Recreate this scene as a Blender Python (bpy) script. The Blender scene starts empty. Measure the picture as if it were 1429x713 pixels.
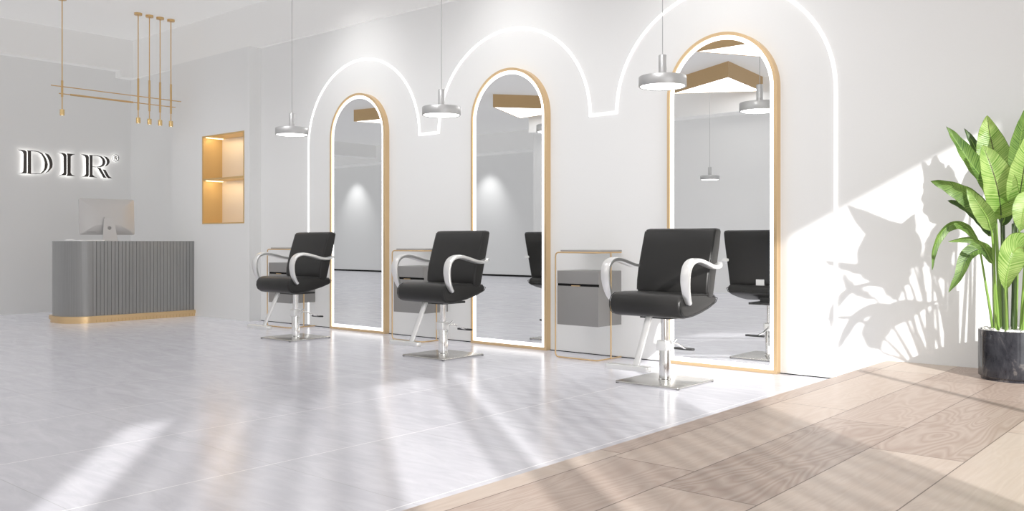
import bpy, bmesh, math, random
from mathutils import Vector, Matrix
random.seed(7)
SC=bpy.context.scene
COL=SC.collection
PI=math.pi
SUN_E=6.0
WASH=9.5
FARW=60
WIN_E=20
CEIL_E=120
FILLB=40
WORLD_E=0.8
EXPO=0.0
BROAD=60
FILL=1.45

# ------------------------------------------------------------------ materials
def mat(name, color=(.8,.8,.8), rough=.5, metal=0., spec=.5, emit=None, estr=0., coat=0., bump=None, sss=0.):
    m=bpy.data.materials.new(name); m.use_nodes=True
    nt=m.node_tree; b=nt.nodes['Principled BSDF']
    b.inputs['Base Color'].default_value=(*color,1)
    b.inputs['Roughness'].default_value=rough
    b.inputs['Metallic'].default_value=metal
    b.inputs['Specular IOR Level'].default_value=spec
    b.inputs['Coat Weight'].default_value=coat
    b.inputs['Coat Roughness'].default_value=.05
    if emit:
        b.inputs['Emission Color'].default_value=(*emit,1); b.inputs['Emission Strength'].default_value=estr
    if bump:
        sc,st=bump
        n=nt.nodes.new('ShaderNodeTexNoise'); n.inputs['Scale'].default_value=sc; n.inputs['Detail'].default_value=4
        g=nt.nodes.new('ShaderNodeNewGeometry'); nt.links.new(g.outputs['Position'],n.inputs['Vector'])
        bp=nt.nodes.new('ShaderNodeBump'); bp.inputs['Strength'].default_value=st; bp.inputs['Distance'].default_value=.01
        nt.links.new(n.outputs['Fac'],bp.inputs['Height']); nt.links.new(bp.outputs['Normal'],b.inputs['Normal'])
    return m
def N(nt,t,**k):
    n=nt.nodes.new(t)
    for a,v in k.items():
        if a in n.inputs: n.inputs[a].default_value=v
        else: setattr(n,a,v)
    return n
def math_(nt,op,a,b=None,c=None):
    n=nt.nodes.new('ShaderNodeMath'); n.operation=op
    for i,v in enumerate((a,b,c)):
        if v is None: continue
        if isinstance(v,(int,float)): n.inputs[i].default_value=v
        else: nt.links.new(v,n.inputs[i])
    return n.outputs[0]
def mixc(nt,f,a,b,bt='MIX'):
    n=nt.nodes.new('ShaderNodeMix'); n.data_type='RGBA'; n.blend_type=bt
    for s,v in ((n.inputs[0],f),(n.inputs[6],a),(n.inputs[7],b)):
        if isinstance(v,(int,float)): s.default_value=v
        elif isinstance(v,tuple): s.default_value=(*v,1)
        else: nt.links.new(v,s)
    return n.outputs[2]

M={}
M['wall']=mat('wall_paint',(.79,.79,.785),.65,spec=.3,bump=(60,.04))
M['band']=mat('ceiling_paint',(.86,.855,.845),.7,spec=.25,bump=(40,.03))
M['gold']=mat('brushed_gold',(.78,.56,.31),.30,1.)
M['goldpaint']=mat('gold_frame',(.66,.48,.28),.38,.7)
M['brass']=mat('brass',(.62,.42,.20),.32,.9)
M['brasslamp']=mat('polished_brass',(.85,.62,.30),.18,1.)
M['chrome']=mat('chrome',(.90,.90,.89),.14,1.)
M['satin']=mat('satin_aluminium',(.82,.82,.81),.30,.85)
M['steel']=mat('chrome_plate',(.58,.57,.545),.24,1.)
M['silver']=mat('silver_lamp',(.50,.50,.50),.45,.8)
M['cable']=mat('grey_cable',(.35,.35,.35),.5)
M['leather']=mat('black_leather',(.0135,.013,.0125),.36,spec=.38,bump=(260,.12))
M['seam']=mat('black_seam',(.012,.012,.012),.5)
M['rubber']=mat('black_rubber',(.03,.03,.03),.6)
M['dark']=mat('dark_gap',(.012,.012,.012),.8,spec=.1)
M['mirror']=mat('mirror_glass',(.93,.94,.94),.0,1.)
M['neon']=mat('led_white',(1,1,1),.5,emit=(1,.995,.98),estr=1.5)
M['lampglow']=mat('lamp_diffuser',(1,1,1),.5,emit=(1,.98,.95),estr=4.0)
M['bulb']=mat('warm_bulb',(1,1,1),.5,emit=(1,.9,.7),estr=5.0)
M['warmstrip']=mat('warm_led',(1,1,1),.5,emit=(1,.80,.42),estr=3.0)
M['triglow']=mat('panel_diffuser',(1,1,1),.5,emit=(1,.99,.97),estr=2.2)
M['bronze']=mat('bronze_panel',(.50,.34,.17),.5,.2)
M['letter']=mat('black_letter',(.035,.03,.028),.3,spec=.5)
M['halo']=mat('letter_backlight',(1,1,1),.5,emit=(1,.98,.94),estr=2.2)
M['nichegold']=mat('niche_gold',(.58,.40,.18),.42,.35)
M['nicheback']=mat('niche_beige',(.72,.62,.50),.5,.1)
M['greypanel']=mat('grey_lacquer',(.26,.255,.25),.42,.1)
M['greytop']=mat('grey_top',(.36,.35,.34),.35,.2)
M['alu']=mat('computer_aluminium',(.50,.49,.485),.40,.5)
M['black']=mat('screen_black',(.01,.01,.01),.15)
M['white']=mat('white_plastic',(.85,.85,.85),.35)
M['windowframe']=mat('window_frame',(.75,.75,.75),.5)

def tile_mat():
    m=bpy.data.materials.new('grey_tile'); m.use_nodes=True; nt=m.node_tree; b=nt.nodes['Principled BSDF']
    g=N(nt,'ShaderNodeNewGeometry'); sep=N(nt,'ShaderNodeSeparateXYZ'); nt.links.new(g.outputs['Position'],sep.inputs[0])
    def line(o,off,per,w):
        f=math_(nt,'FRACT',math_(nt,'DIVIDE',math_(nt,'SUBTRACT',o,off),per))
        a=math_(nt,'ABSOLUTE',math_(nt,'SUBTRACT',f,.5))
        return math_(nt,'GREATER_THAN',a,.5-w/per/2)
    lx=line(sep.outputs[0],-3.235,.865,.006); ly=line(sep.outputs[1],2.206,.845,.004)
    mp=N(nt,'ShaderNodeMapping'); mp.inputs['Scale'].default_value=(1.2,5.0,1); mp.inputs['Rotation'].default_value=(0,0,.5)
    nt.links.new(g.outputs['Position'],mp.inputs[0])
    n1=N(nt,'ShaderNodeTexNoise',Scale=2.2,Detail=8.,Roughness=.65,Distortion=1.2); nt.links.new(mp.outputs[0],n1.inputs['Vector'])
    n2=N(nt,'ShaderNodeTexNoise',Scale=.9,Detail=3.); nt.links.new(g.outputs['Position'],n2.inputs['Vector'])
    r=N(nt,'ShaderNodeValToRGB'); r.color_ramp.elements[0].position=.36; r.color_ramp.elements[1].position=.66
    r.color_ramp.elements[0].color=(.545,.540,.590,1); r.color_ramp.elements[1].color=(.65,.645,.69,1)
    nt.links.new(n1.outputs['Fac'],r.inputs[0])
    c=mixc(nt,math_(nt,'MULTIPLY',n2.outputs['Fac'],.35),r.outputs[0],(.65,.645,.68))
    # per tile tone
    fx=math_(nt,'FLOOR',math_(nt,'DIVIDE',math_(nt,'ADD',sep.outputs[0],3.235),.865)); fy=math_(nt,'FLOOR',math_(nt,'DIVIDE',math_(nt,'SUBTRACT',sep.outputs[1],2.206),.845))
    cv=N(nt,'ShaderNodeCombineXYZ'); nt.links.new(fx,cv.inputs[0]); nt.links.new(fy,cv.inputs[1])
    wn=N(nt,'ShaderNodeTexWhiteNoise'); nt.links.new(cv.outputs[0],wn.inputs['Vector'])
    c=mixc(nt,math_(nt,'MULTIPLY',wn.outputs['Value'],.18),c,(.50,.49,.53))
    c=mixc(nt,math_(nt,'MULTIPLY',ly,.6),c,(.42,.41,.43)); c=mixc(nt,lx,c,(.85,.84,.85))
    nt.links.new(c,b.inputs['Base Color'])
    rr=math_(nt,'ADD',math_(nt,'MULTIPLY',n1.outputs['Fac'],.16),.12); nt.links.new(rr,b.inputs['Roughness'])
    b.inputs['Specular IOR Level'].default_value=.25
    bp=N(nt,'ShaderNodeBump',Strength=.05,Distance=.01); nt.links.new(n1.outputs['Fac'],bp.inputs['Height']); nt.links.new(bp.outputs[0],b.inputs['Normal'])
    return m
M['tile']=tile_mat()

def wood_mat():
    m=bpy.data.materials.new('oak_planks'); m.use_nodes=True; nt=m.node_tree; b=nt.nodes['Principled BSDF']
    g=N(nt,'ShaderNodeNewGeometry'); sep=N(nt,'ShaderNodeSeparateXYZ'); nt.links.new(g.outputs['Position'],sep.inputs[0])
    W,LN=.335,1.45
    px=math_(nt,'DIVIDE',math_(nt,'ADD',sep.outputs[0],.84),W); ix=math_(nt,'FLOOR',px)
    wn0=N(nt,'ShaderNodeTexWhiteNoise',noise_dimensions='1D'); nt.links.new(ix,wn0.inputs['W'])
    py=math_(nt,'ADD',math_(nt,'DIVIDE',sep.outputs[1],LN),math_(nt,'MULTIPLY',wn0.outputs['Value'],3.7)); iy=math_(nt,'FLOOR',py)
    cv=N(nt,'ShaderNodeCombineXYZ'); nt.links.new(ix,cv.inputs[0]); nt.links.new(iy,cv.inputs[1])
    wn=N(nt,'ShaderNodeTexWhiteNoise'); nt.links.new(cv.outputs[0],wn.inputs['Vector'])
    fx=math_(nt,'ABSOLUTE',math_(nt,'SUBTRACT',math_(nt,'FRACT',px),.5)); fy=math_(nt,'ABSOLUTE',math_(nt,'SUBTRACT',math_(nt,'FRACT',py),.5))
    gx=math_(nt,'GREATER_THAN',fx,.5-.0022/W); gy=math_(nt,'GREATER_THAN',fy,.5-.0022/LN); gap=math_(nt,'MAXIMUM',gx,gy)
    # cathedral grain: rings from a stretched, distorted noise field
    loc=N(nt,'ShaderNodeVectorMath',operation='ADD'); nt.links.new(g.outputs['Position'],loc.inputs[0])
    sh=N(nt,'ShaderNodeVectorMath',operation='SCALE'); nt.links.new(wn.outputs['Color'],sh.inputs[0]); sh.inputs['Scale'].default_value=13.
    nt.links.new(sh.outputs[0],loc.inputs[1])
    mp=N(nt,'ShaderNodeMapping'); mp.inputs['Scale'].default_value=(3.2,.62,1); nt.links.new(loc.outputs[0],mp.inputs[0])
    n1=N(nt,'ShaderNodeTexNoise',Scale=1.6,Detail=2.,Distortion=.5); nt.links.new(mp.outputs[0],n1.inputs['Vector'])
    rings=math_(nt,'ABSOLUTE',math_(nt,'SUBTRACT',math_(nt,'FRACT',math_(nt,'MULTIPLY',n1.outputs['Fac'],17.)),.5))
    rings=math_(nt,'MULTIPLY',rings,2.)
    mp2=N(nt,'ShaderNodeMapping'); mp2.inputs['Scale'].default_value=(60,2.2,1); nt.links.new(loc.outputs[0],mp2.inputs[0])
    n2=N(nt,'ShaderNodeTexNoise',Scale=1.6,Detail=5.,Roughness=.6); nt.links.new(mp2.outputs[0],n2.inputs['Vector'])
    base=N(nt,'ShaderNodeValToRGB'); cr=base.color_ramp
    cr.elements[0].position=0; cr.elements[0].color=(.315,.238,.198,1)
    cr.elements[1].position=1; cr.elements[1].color=(.56,.475,.405,1)
    e=cr.elements.new(.35); e.color=(.40,.31,.262,1)
    e=cr.elements.new(.7); e.color=(.50,.405,.342,1)
    nt.links.new(wn.outputs['Value'],base.inputs[0])
    c=mixc(nt,math_(nt,'MULTIPLY',rings,.42),base.outputs[0],(.60,.53,.47))
    c=mixc(nt,math_(nt,'MULTIPLY',n2.outputs['Fac'],.46),c,(.30,.225,.185))
    c=mixc(nt,gap,c,(.16,.12,.10))
    nt.links.new(c,b.inputs['Base Color'])
    b.inputs['Roughness'].default_value=.34; b.inputs['Specular IOR Level'].default_value=.10
    bp=N(nt,'ShaderNodeBump',Strength=.08,Distance=.004); nt.links.new(n2.outputs['Fac'],bp.inputs['Height']); nt.links.new(bp.outputs[0],b.inputs['Normal'])
    return m
M['wood']=wood_mat()

def marble_mat():
    m=bpy.data.materials.new('black_marble'); m.use_nodes=True; nt=m.node_tree; b=nt.nodes['Principled BSDF']
    g=N(nt,'ShaderNodeNewGeometry'); mp=N(nt,'ShaderNodeMapping'); mp.inputs['Scale'].default_value=(3,3,1.1); mp.inputs['Rotation'].default_value=(.3,.2,.2)
    nt.links.new(g.outputs['Position'],mp.inputs[0])
    n=N(nt,'ShaderNodeTexNoise',Scale=2.6,Detail=9.,Roughness=.7,Distortion=1.6); nt.links.new(mp.outputs[0],n.inputs['Vector'])
    r=N(nt,'ShaderNodeValToRGB'); cr=r.color_ramp; cr.elements[0].position=.40; cr.elements[0].color=(.012,.012,.016,1); cr.elements[1].position=.74; cr.elements[1].color=(.19,.17,.155,1)
    e=cr.elements.new(.56); e.color=(.032,.032,.038,1)
    nt.links.new(n.outputs['Fac'],r.inputs[0]); nt.links.new(r.outputs[0],b.inputs['Base Color'])
    b.inputs['Roughness'].default_value=.12
    return m
M['marble']=marble_mat()
M['gravel']=mat('white_gravel',(.80,.78,.75),.7)

def leaf_mat(name,c1,c2,rib):
    m=bpy.data.materials.new(name); m.use_nodes=True; nt=m.node_tree; b=nt.nodes['Principled BSDF']; out=nt.nodes['Material Output']
    uv=N(nt,'ShaderNodeUVMap'); sep=N(nt,'ShaderNodeSeparateXYZ'); nt.links.new(uv.outputs[0],sep.inputs[0])
    u,v=sep.outputs[0],sep.outputs[1]
    av=math_(nt,'ABSOLUTE',math_(nt,'SUBTRACT',v,.5))
    ph=math_(nt,'SUBTRACT',math_(nt,'MULTIPLY',u,1.),math_(nt,'MULTIPLY',av,.18))
    w=math_(nt,'SINE',math_(nt,'MULTIPLY',ph,240.))
    n=N(nt,'ShaderNodeTexNoise',noise_dimensions='1D',Detail=3.,Roughness=.7); n.inputs['Scale'].default_value=48.; nt.links.new(ph,n.inputs['W'])
    g=N(nt,'ShaderNodeNewGeometry')
    n3=N(nt,'ShaderNodeTexNoise',Scale=9.,Detail=2.); nt.links.new(g.outputs['Position'],n3.inputs['Vector'])
    f=math_(nt,'ADD',math_(nt,'MULTIPLY',w,.10),n.outputs['Fac'])
    f=math_(nt,'ADD',f,math_(nt,'MULTIPLY',math_(nt,'SUBTRACT',n3.outputs['Fac'],.5),.8))
    r=N(nt,'ShaderNodeValToRGB'); r.color_ramp.elements[0].position=.26; r.color_ramp.elements[1].position=.74
    r.color_ramp.elements[0].color=(*c1,1); r.color_ramp.elements[1].color=(*c2,1); nt.links.new(f,r.inputs[0])
    isr=math_(nt,'LESS_THAN',av,.018)
    edge=math_(nt,'GREATER_THAN',av,.485)
    c=mixc(nt,isr,r.outputs[0],rib); c=mixc(nt,edge,c,(.10,.16,.03))
    nt.links.new(c,b.inputs['Base Color']); b.inputs['Roughness'].default_value=.38
    bp=N(nt,'ShaderNodeBump',Strength=.2,Distance=.003); nt.links.new(w,bp.inputs['Height']); nt.links.new(bp.outputs[0],b.inputs['Normal'])
    tr=N(nt,'ShaderNodeBsdfTranslucent'); tc=mixc(nt,1.,c,(1.,1.,.45),'MULTIPLY'); nt.links.new(tc,tr.inputs[0])
    mx=N(nt,'ShaderNodeMixShader'); mx.inputs[0].default_value=.28
    nt.links.new(b.outputs[0],mx.inputs[1]); nt.links.new(tr.outputs[0],mx.inputs[2]); nt.links.new(mx.outputs[0],out.inputs[0])
    return m
M['leaf_shaded']=leaf_mat('shaded_leaf',(.022,.055,.012),(.075,.125,.035),(.30,.36,.12))  # leaves in shade: the shade is put into a darker green
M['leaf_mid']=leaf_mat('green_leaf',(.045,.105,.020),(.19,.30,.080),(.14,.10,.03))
M['leaf_sunlit']=leaf_mat('sunlit_leaf',(.115,.24,.035),(.40,.52,.19),(.16,.12,.04))  # leaves in sun: the sunlight is put into a paler green
M['stem']=mat('green_stem',(.20,.33,.07),.35)
M['stemdark']=mat('dark_stem',(.035,.06,.018),.4)

def curtain_mat(name,per,base,amp):
    m=bpy.data.materials.new(name); m.use_nodes=True; nt=m.node_tree; out=nt.nodes['Material Output']; b=nt.nodes['Principled BSDF']
    b.inputs['Base Color'].default_value=(.8,.8,.8,1); b.inputs['Roughness'].default_value=.9
    g=N(nt,'ShaderNodeNewGeometry'); sep=N(nt,'ShaderNodeSeparateXYZ'); nt.links.new(g.outputs['Position'],sep.inputs[0])
    n=N(nt,'ShaderNodeTexNoise',noise_dimensions='1D',Detail=2.); n.inputs['Scale'].default_value=1./per; nt.links.new(sep.outputs[1],n.inputs['W'])
    s=math_(nt,'SINE',math_(nt,'MULTIPLY',sep.outputs[1],2*PI/per))
    f=math_(nt,'ADD',math_(nt,'MULTIPLY',s,amp*.6),math_(nt,'ADD',base,math_(nt,'MULTIPLY',math_(nt,'SUBTRACT',n.outputs['Fac'],.5),amp*2.5)))
    f=math_(nt,'MAXIMUM',f,.02)
    t=N(nt,'ShaderNodeBsdfTransparent'); mx=N(nt,'ShaderNodeMixShader'); nt.links.new(f,mx.inputs[0])
    nt.links.new(b.outputs[0],mx.inputs[1]); nt.links.new(t.outputs[0],mx.inputs[2]); nt.links.new(mx.outputs[0],out.inputs[0])
    return m
M['sheer_fine']=curtain_mat('sheer_fabric_fine',.15,.20,.30)
M['sheer_wide']=curtain_mat('sheer_fabric_wide',.26,.18,.24)

# ------------------------------------------------------------------ mesh helpers
def obj(name,bm,m,parent=None,smooth=False,loc=None):
    me=bpy.data.meshes.new(name); bmesh.ops.recalc_face_normals(bm,faces=bm.faces[:]) if not getattr(bm,'_keep',False) else None
    bm.to_mesh(me); bm.free()
    for mm in (m if isinstance(m,(list,tuple)) else [m]): me.materials.append(mm)
    if smooth:
        for p in me.polygons: p.use_smooth=True
    o=bpy.data.objects.new(name,me); COL.objects.link(o)
    if parent: o.parent=parent
    if loc: o.location=loc
    return o
def smooth_angle(o,deg=35):
    me=o.data
    me.polygons.foreach_set('use_smooth',[True]*len(me.polygons))
    bm=bmesh.new(); bm.from_mesh(me)
    for e in bm.edges:
        e.smooth = not (len(e.link_faces)==2 and e.calc_face_angle(0)>math.radians(deg))
    bm.to_mesh(me); bm.free()
    return o
def bevel(o,w,seg=3,ang=30):
    md=o.modifiers.new('bevel','BEVEL'); md.width=w; md.segments=seg; md.limit_method='ANGLE'; md.angle_limit=math.radians(ang); md.harden_normals=False
    for p in o.data.polygons: p.use_smooth=True
    return o
def box(bm,x0,x1,y0,y1,z0,z1):
    v=[bm.verts.new(p) for p in ((x0,y0,z0),(x1,y0,z0),(x1,y1,z0),(x0,y1,z0),(x0,y0,z1),(x1,y0,z1),(x1,y1,z1),(x0,y1,z1))]
    for f in ((0,3,2,1),(4,5,6,7),(0,1,5,4),(1,2,6,5),(2,3,7,6),(3,0,4,7)): bm.faces.new([v[i] for i in f])
    return v
def cyl(bm,x,y,z0,z1,r,r1=None,n=24,cap=True):
    r1=r if r1 is None else r1
    a=[bm.verts.new((x+r*math.cos(2*PI*i/n),y+r*math.sin(2*PI*i/n),z0)) for i in range(n)]
    b=[bm.verts.new((x+r1*math.cos(2*PI*i/n),y+r1*math.sin(2*PI*i/n),z1)) for i in range(n)]
    for i in range(n): bm.faces.new((a[i],a[(i+1)%n],b[(i+1)%n],b[i]))
    if cap: bm.faces.new(a[::-1]); bm.faces.new(b)
def lathe(bm,x,y,prof,n=48):
    rings=[]
    for r,z in prof:
        if r<1e-6: rings.append([bm.verts.new((x,y,z))])
        else: rings.append([bm.verts.new((x+r*math.cos(2*PI*i/n),y+r*math.sin(2*PI*i/n),z)) for i in range(n)])
    for a,b in zip(rings,rings[1:]):
        for i in range(n):
            j=(i+1)%n
            if len(a)==1 and len(b)>1: bm.faces.new((a[0],b[j],b[i]))
            elif len(b)==1 and len(a)>1: bm.faces.new((a[i],a[j],b[0]))
            elif len(a)>1: bm.faces.new((a[i],a[j],b[j],b[i]))
def prism_x(bm,prof,x0,x1):          # profile (y,z) extruded along x
    a=[bm.verts.new((x0,y,z)) for y,z in prof]; b=[bm.verts.new((x1,y,z)) for y,z in prof]; n=len(prof)
    for i in range(n): bm.faces.new((a[i],a[(i+1)%n],b[(i+1)%n],b[i]))
    bm.faces.new(a[::-1]); bm.faces.new(b)
def prism_z(bm,pts,z0,z1):
    a=[bm.verts.new((x,y,z0)) for x,y in pts]; b=[bm.verts.new((x,y,z1)) for x,y in pts]; n=len(pts)
    for i in range(n): bm.faces.new((a[i],a[(i+1)%n],b[(i+1)%n],b[i]))
    bm.faces.new(a[::-1]); bm.faces.new(b)
def catmull(P,k=8):
    P=[Vector(p) for p in P]; Q=[P[0]*2-P[1]]+P+[P[-1]*2-P[-2]]; out=[]
    for i in range(1,len(Q)-2):
        a,b,c,d=Q[i-1:i+3]
        for j in range(k):
            t=j/k
            out.append(.5*((2*b)+(c-a)*t+(2*a-5*b+4*c-d)*t*t+(-a+3*b-3*c+d)*t**3))
    out.append(P[-1]); return out
def tube(bm,P,r,n=10,closed=False,rs=None):
    P=[Vector(p) for p in P]; rings=[]; up=None; L=len(P)
    for i,p in enumerate(P):
        t=(P[(i+1)%L]-P[i-1]) if closed else (P[min(i+1,L-1)]-P[max(i-1,0)])
        t.normalize()
        if up is None:
            up=t.orthogonal().normalized()
        up=(up-t*up.dot(t)).normalized(); w=t.cross(up)
        rr=rs[i] if rs else r
        rings.append([bm.verts.new(p+up*(rr*math.cos(2*PI*k/n))+w*(rr*math.sin(2*PI*k/n))) for k in range(n)])
    m=L if closed else L-1
    for i in range(m):
        a,b=rings[i],rings[(i+1)%L]
        for k in range(n): bm.faces.new((a[k],a[(k+1)%n],b[(k+1)%n],b[k]))
    if not closed: bm.faces.new(rings[0][::-1]); bm.faces.new(rings[-1])
def fillet(P,r,k=6,closed=False):
    """round the corners of a polyline"""
    P=[Vector(p) for p in P]; out=[]; L=len(P)
    for i,p in enumerate(P):
        if not closed and i in (0,L-1): out.append(p); continue
        a=(P[i-1]-p); b=(P[(i+1)%L]-p); ra=min(r,a.length*.49,b.length*.49)
        A=p+a.normalized()*ra; B=p+b.normalized()*ra
        for j in range(k+1):
            t=j/k; out.append(A*(1-t)**2+p*2*t*(1-t)+B*t*t)
    return out
def rrect(x0,x1,y0,y1,r,k=8):
    out=[]
    for cx,cy,a0 in ((x1-r,y1-r,0),(x0+r,y1-r,90),(x0+r,y0+r,180),(x1-r,y0+r,270)):
        for j in range(k+1):
            a=math.radians(a0+90*j/k); out.append((cx+r*math.cos(a),cy+r*math.sin(a)))
    return out
def thing(name,label,cat,loc=(0,0,0),group=None,rz=0):
    o=bpy.data.objects.new(name,None); COL.objects.link(o); o.location=loc; o.rotation_euler=(0,0,rz); o.empty_display_size=.1
    o['label']=label; o['category']=cat
    if group: o['group']=group
    return o
def tag(o,label,cat,group=None,kind=None):
    o['label']=label; o['category']=cat
    if group: o['group']=group
    if kind: o['kind']=kind
    return o
def struct(name,bm,m,parent=None):
    o=obj(name,bm,m,parent)
    if parent is None: o['kind']='structure'
    return o
def dup(root,loc,label):
    r=root.copy(); COL.objects.link(r); r.location=loc; r['label']=label
    def rec(src,dst):
        for ch in [c for c in bpy.data.objects if c.parent==src]:
            c=ch.copy(); COL.objects.link(c); c.parent=dst; rec(ch,c)
    rec(root,r)
    return r
def sbox(name,x0,x1,y0,y1,z0,z1,m,parent=None):
    bm=bmesh.new(); box(bm,x0,x1,y0,y1,z0,z1); return struct(name,bm,m,parent)

# ------------------------------------------------------------------ setting
WY=6.08; CZ=3.77; XW=1.5; PZ=.158; PX=-1.943
sbox('floor',-24.2,XW+.2,-6.1,WY+.2,-.12,0,M['tile'])
sbox('ceiling',-24.2,XW+.2,-6.1,WY+.2,CZ,CZ+.12,M['band'])
bm=bmesh.new(); box(bm,-12.58,XW+.2,WY,WY+.2,0,CZ); struct('wall_back',bm,M['wall'])
sbox('wall_left',-12.58,-12.38,2.62,WY,0,CZ,M['wall'])
sbox('wall_front',-11.9,XW+.2,-2.95,-2.75,0,CZ,M['wall'])
sbox('wall_far',-24.2,-11.9,-6.1,-5.9,0,CZ,M['wall'])
sbox('wall_far_left',-24.2,-24.0,-5.9,WY,0,CZ,M['wall'])
sbox('wall_front_return',-12.1,-11.9,-5.9,-2.75,0,CZ,M['wall'])
sbox('wall_rear',-24.0,-12.58,WY,WY+.2,0,CZ,M['wall'])
# upper white band / beams
sbox('trim_1',-12.38,XW,6.035,WY,3.24,CZ,M['band'])
bm=bmesh.new(); box(bm,-12.38,-12.22,2.62,5.86,3.33,CZ); box(bm,-12.38,-12.22,5.86,6.035,3.24,CZ); struct('trim_2',bm,M['band'])
sbox('trim_3',-24.0,-12.1,-5.9,-5.3,3.27,CZ,M['band'])
sbox('trim_4',-11.9,XW,-2.75,-2.35,3.22,CZ,M['band'])
sbox('trim_5',-20.6,-20.2,-5.3,WY,3.4,CZ,M['band'])
# niche wall (box in front of the back wall with a rectangular opening)
NX0,NX1,NY=-10.94,-9.15,5.925; ox0,ox1,oz0,oz1=-10.19,-9.26,1.158,2.256
bm=bmesh.new()
box(bm,NX0,ox0,NY,WY,0,3.24); box(bm,ox1,NX1,NY,WY,0,3.24); box(bm,ox0,ox1,NY,WY,0,oz0); box(bm,ox0,ox1,NY,WY,oz1,3.24)
struct('wall_niche',bm,M['wall'])
# cut the opening through the back wall as well
w=bpy.data.objects['wall_back']; bm=bmesh.new()
box(bm,-12.58,ox0,WY,WY+.2,0,CZ); box(bm,ox1,XW+.2,WY,WY+.2,0,CZ); box(bm,ox0,ox1,WY,WY+.2,0,oz0); box(bm,ox0,ox1,WY,WY+.2,oz1,CZ)
bm.to_mesh(w.data); bm.free()
# dark strip coloured as the shadow line along the back wall's foot
sbox('shadow_strip_back',NX1,PX,WY-.004,WY,0,.006,M['dark'])
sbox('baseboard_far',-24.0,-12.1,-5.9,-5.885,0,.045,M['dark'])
# raised oak floor
sbox('floor_platform',PX,XW+.2,-2.75,WY,0,PZ,M['wood'])
# window wall
ys=[-2.75,-2.62,4.0,WY]
bm=bmesh.new()
ZH=3.23
box(bm,XW,XW+.15,-2.75,WY,ZH,CZ)               # header
box(bm,XW,XW+.15,3.89,WY,PZ,ZH)                # solid end by the back wall
box(bm,XW,XW+.15,-2.75,-2.62,PZ,ZH)
struct('wall_right',bm,M['wall'])
bm=bmesh.new()
box(bm,XW+.05,XW+.10,2.74,2.775,PZ,ZH)
box(bm,XW+.03,XW+.12,-2.62,3.89,PZ,PZ+.03)
struct('window_1',bm,M['windowframe'])
def curtain(y0,y1,m,label,per):
    bm=bmesh.new(); n=int((y1-y0)/per*12); vs=[]
    for i in range(n+1):
        y=y0+(y1-y0)*i/n; x=XW-.05+.014*math.sin(2*PI*y/per)
        vs.append((bm.verts.new((x,y,PZ+.01)),bm.verts.new((x,y,ZH+.25))))
    for a,b in zip(vs,vs[1:]): bm.faces.new((a[0],b[0],b[1],a[1]))
    o=obj('sheer_curtain',bm,m,smooth=True); tag(o,label,'curtain'); return o
curtain(-2.22,-.81,M['sheer_wide'],'wide sheer white curtain with broad folds over the far window',.24)
curtain(-.32,-.09,M['sheer_wide'],'narrow sheer white curtain strip between two open windows',.12)
curtain(.0,1.45,M['sheer_fine'],'finely pleated sheer white curtain beside the large open window',.15)

# ------------------------------------------------------------------ niche shelf
def niche():
    t=thing('wall_niche_shelf','gold lined two tier display niche recessed in the wall right of the reception desk','shelf',(ox0,NY,oz0))
    W,H,D=ox1-ox0,oz1-oz0,.275; f=.014
    bm=bmesh.new()
    for a in ((0,f,-.006,D,0,H),(W-f,W,-.006,D,0,H),(f,W-f,-.006,D,0,f),(f,W-f,-.006,D,H-f,H)): box(bm,*a)
    obj('frame',bm,M['nichegold'],t)
    bm=bmesh.new(); box(bm,f,f+.004,.0,D-.01,f,H-f); obj('side_panel',bm,M['nichegold'],t)
    bm=bmesh.new(); box(bm,f,W-f,D-.01,D,f,H-f); obj('back_panel',bm,M['nicheback'],t)
    bm=bmesh.new(); box(bm,f+.004,W-f,0,D-.01,.545,.565); obj('shelf',bm,M['nichegold'],t)
    for z in (.545,H-f):
        bm=bmesh.new(); box(bm,f+.03,f+.06,.02,D-.03,z-.008,z); 
        o=obj('led_strip',bm,M['warmstrip'],t)
        l=bpy.data.lights.new('niche_light','AREA'); l.energy=1.7; l.color=(1,.80,.5); l.shape='RECTANGLE'; l.size=.8; l.size_y=.06
        lo=bpy.data.objects.new('niche_light',l); COL.objects.link(lo); lo.location=(ox0+W/2,NY+.12,oz0+z-.012)
niche()

# ------------------------------------------------------------------ LED line on the wall
def led():
    P=[(-8.22,0.02),(-8.22,2.0)]; zb=2.0
    for i,c in enumerate((-7.32,-5.25,-3.185)):
        R=.90; 
        for k in range(0,37):
            a=PI-PI*k/36; P.append((c+R*math.cos(a),zb+.86*math.sin(a)))
    P+=[(-2.285,PZ+.9),(-2.285,.02)]
    Q=[]
    for p in P:
        if not Q or (abs(p[0]-Q[-1][0])+abs(p[1]-Q[-1][1]))>1e-4: Q.append(p)
    bm=bmesh.new(); w=.0095; L=[];
    for i,p in enumerate(Q):
        p=Vector(p); a=(p-Vector(Q[i-1])).normalized() if i else None; b=(Vector(Q[i+1])-p).normalized() if i<len(Q)-1 else None
        if a is None: a=b
        if b is None: b=a
        na=Vector((-a.y,a.x)); nb=Vector((-b.y,b.x)); m=(na+nb); m.normalize(); s=w/max(.35,m.dot(na))
        L.append((p+m*s,p-m*s))
    y0,y1=WY-.006,WY-.0015
    R=[[bm.verts.new((l.x,y0,l.y)),bm.verts.new((r.x,y0,r.y)),bm.verts.new((r.x,y1,r.y)),bm.verts.new((l.x,y1,l.y))] for l,r in L]
    for a,b in zip(R,R[1:]):
        for k in range(4): bm.faces.new((a[k],a[(k+1)%4],b[(k+1)%4],b[k]))
    bm.faces.new(R[0]); bm.faces.new(R[-1][::-1])
    tag(obj('led_light_line',bm,M['neon']),'thin glowing white light line tracing three arches around the mirrors on the wall','light')
led()

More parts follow.
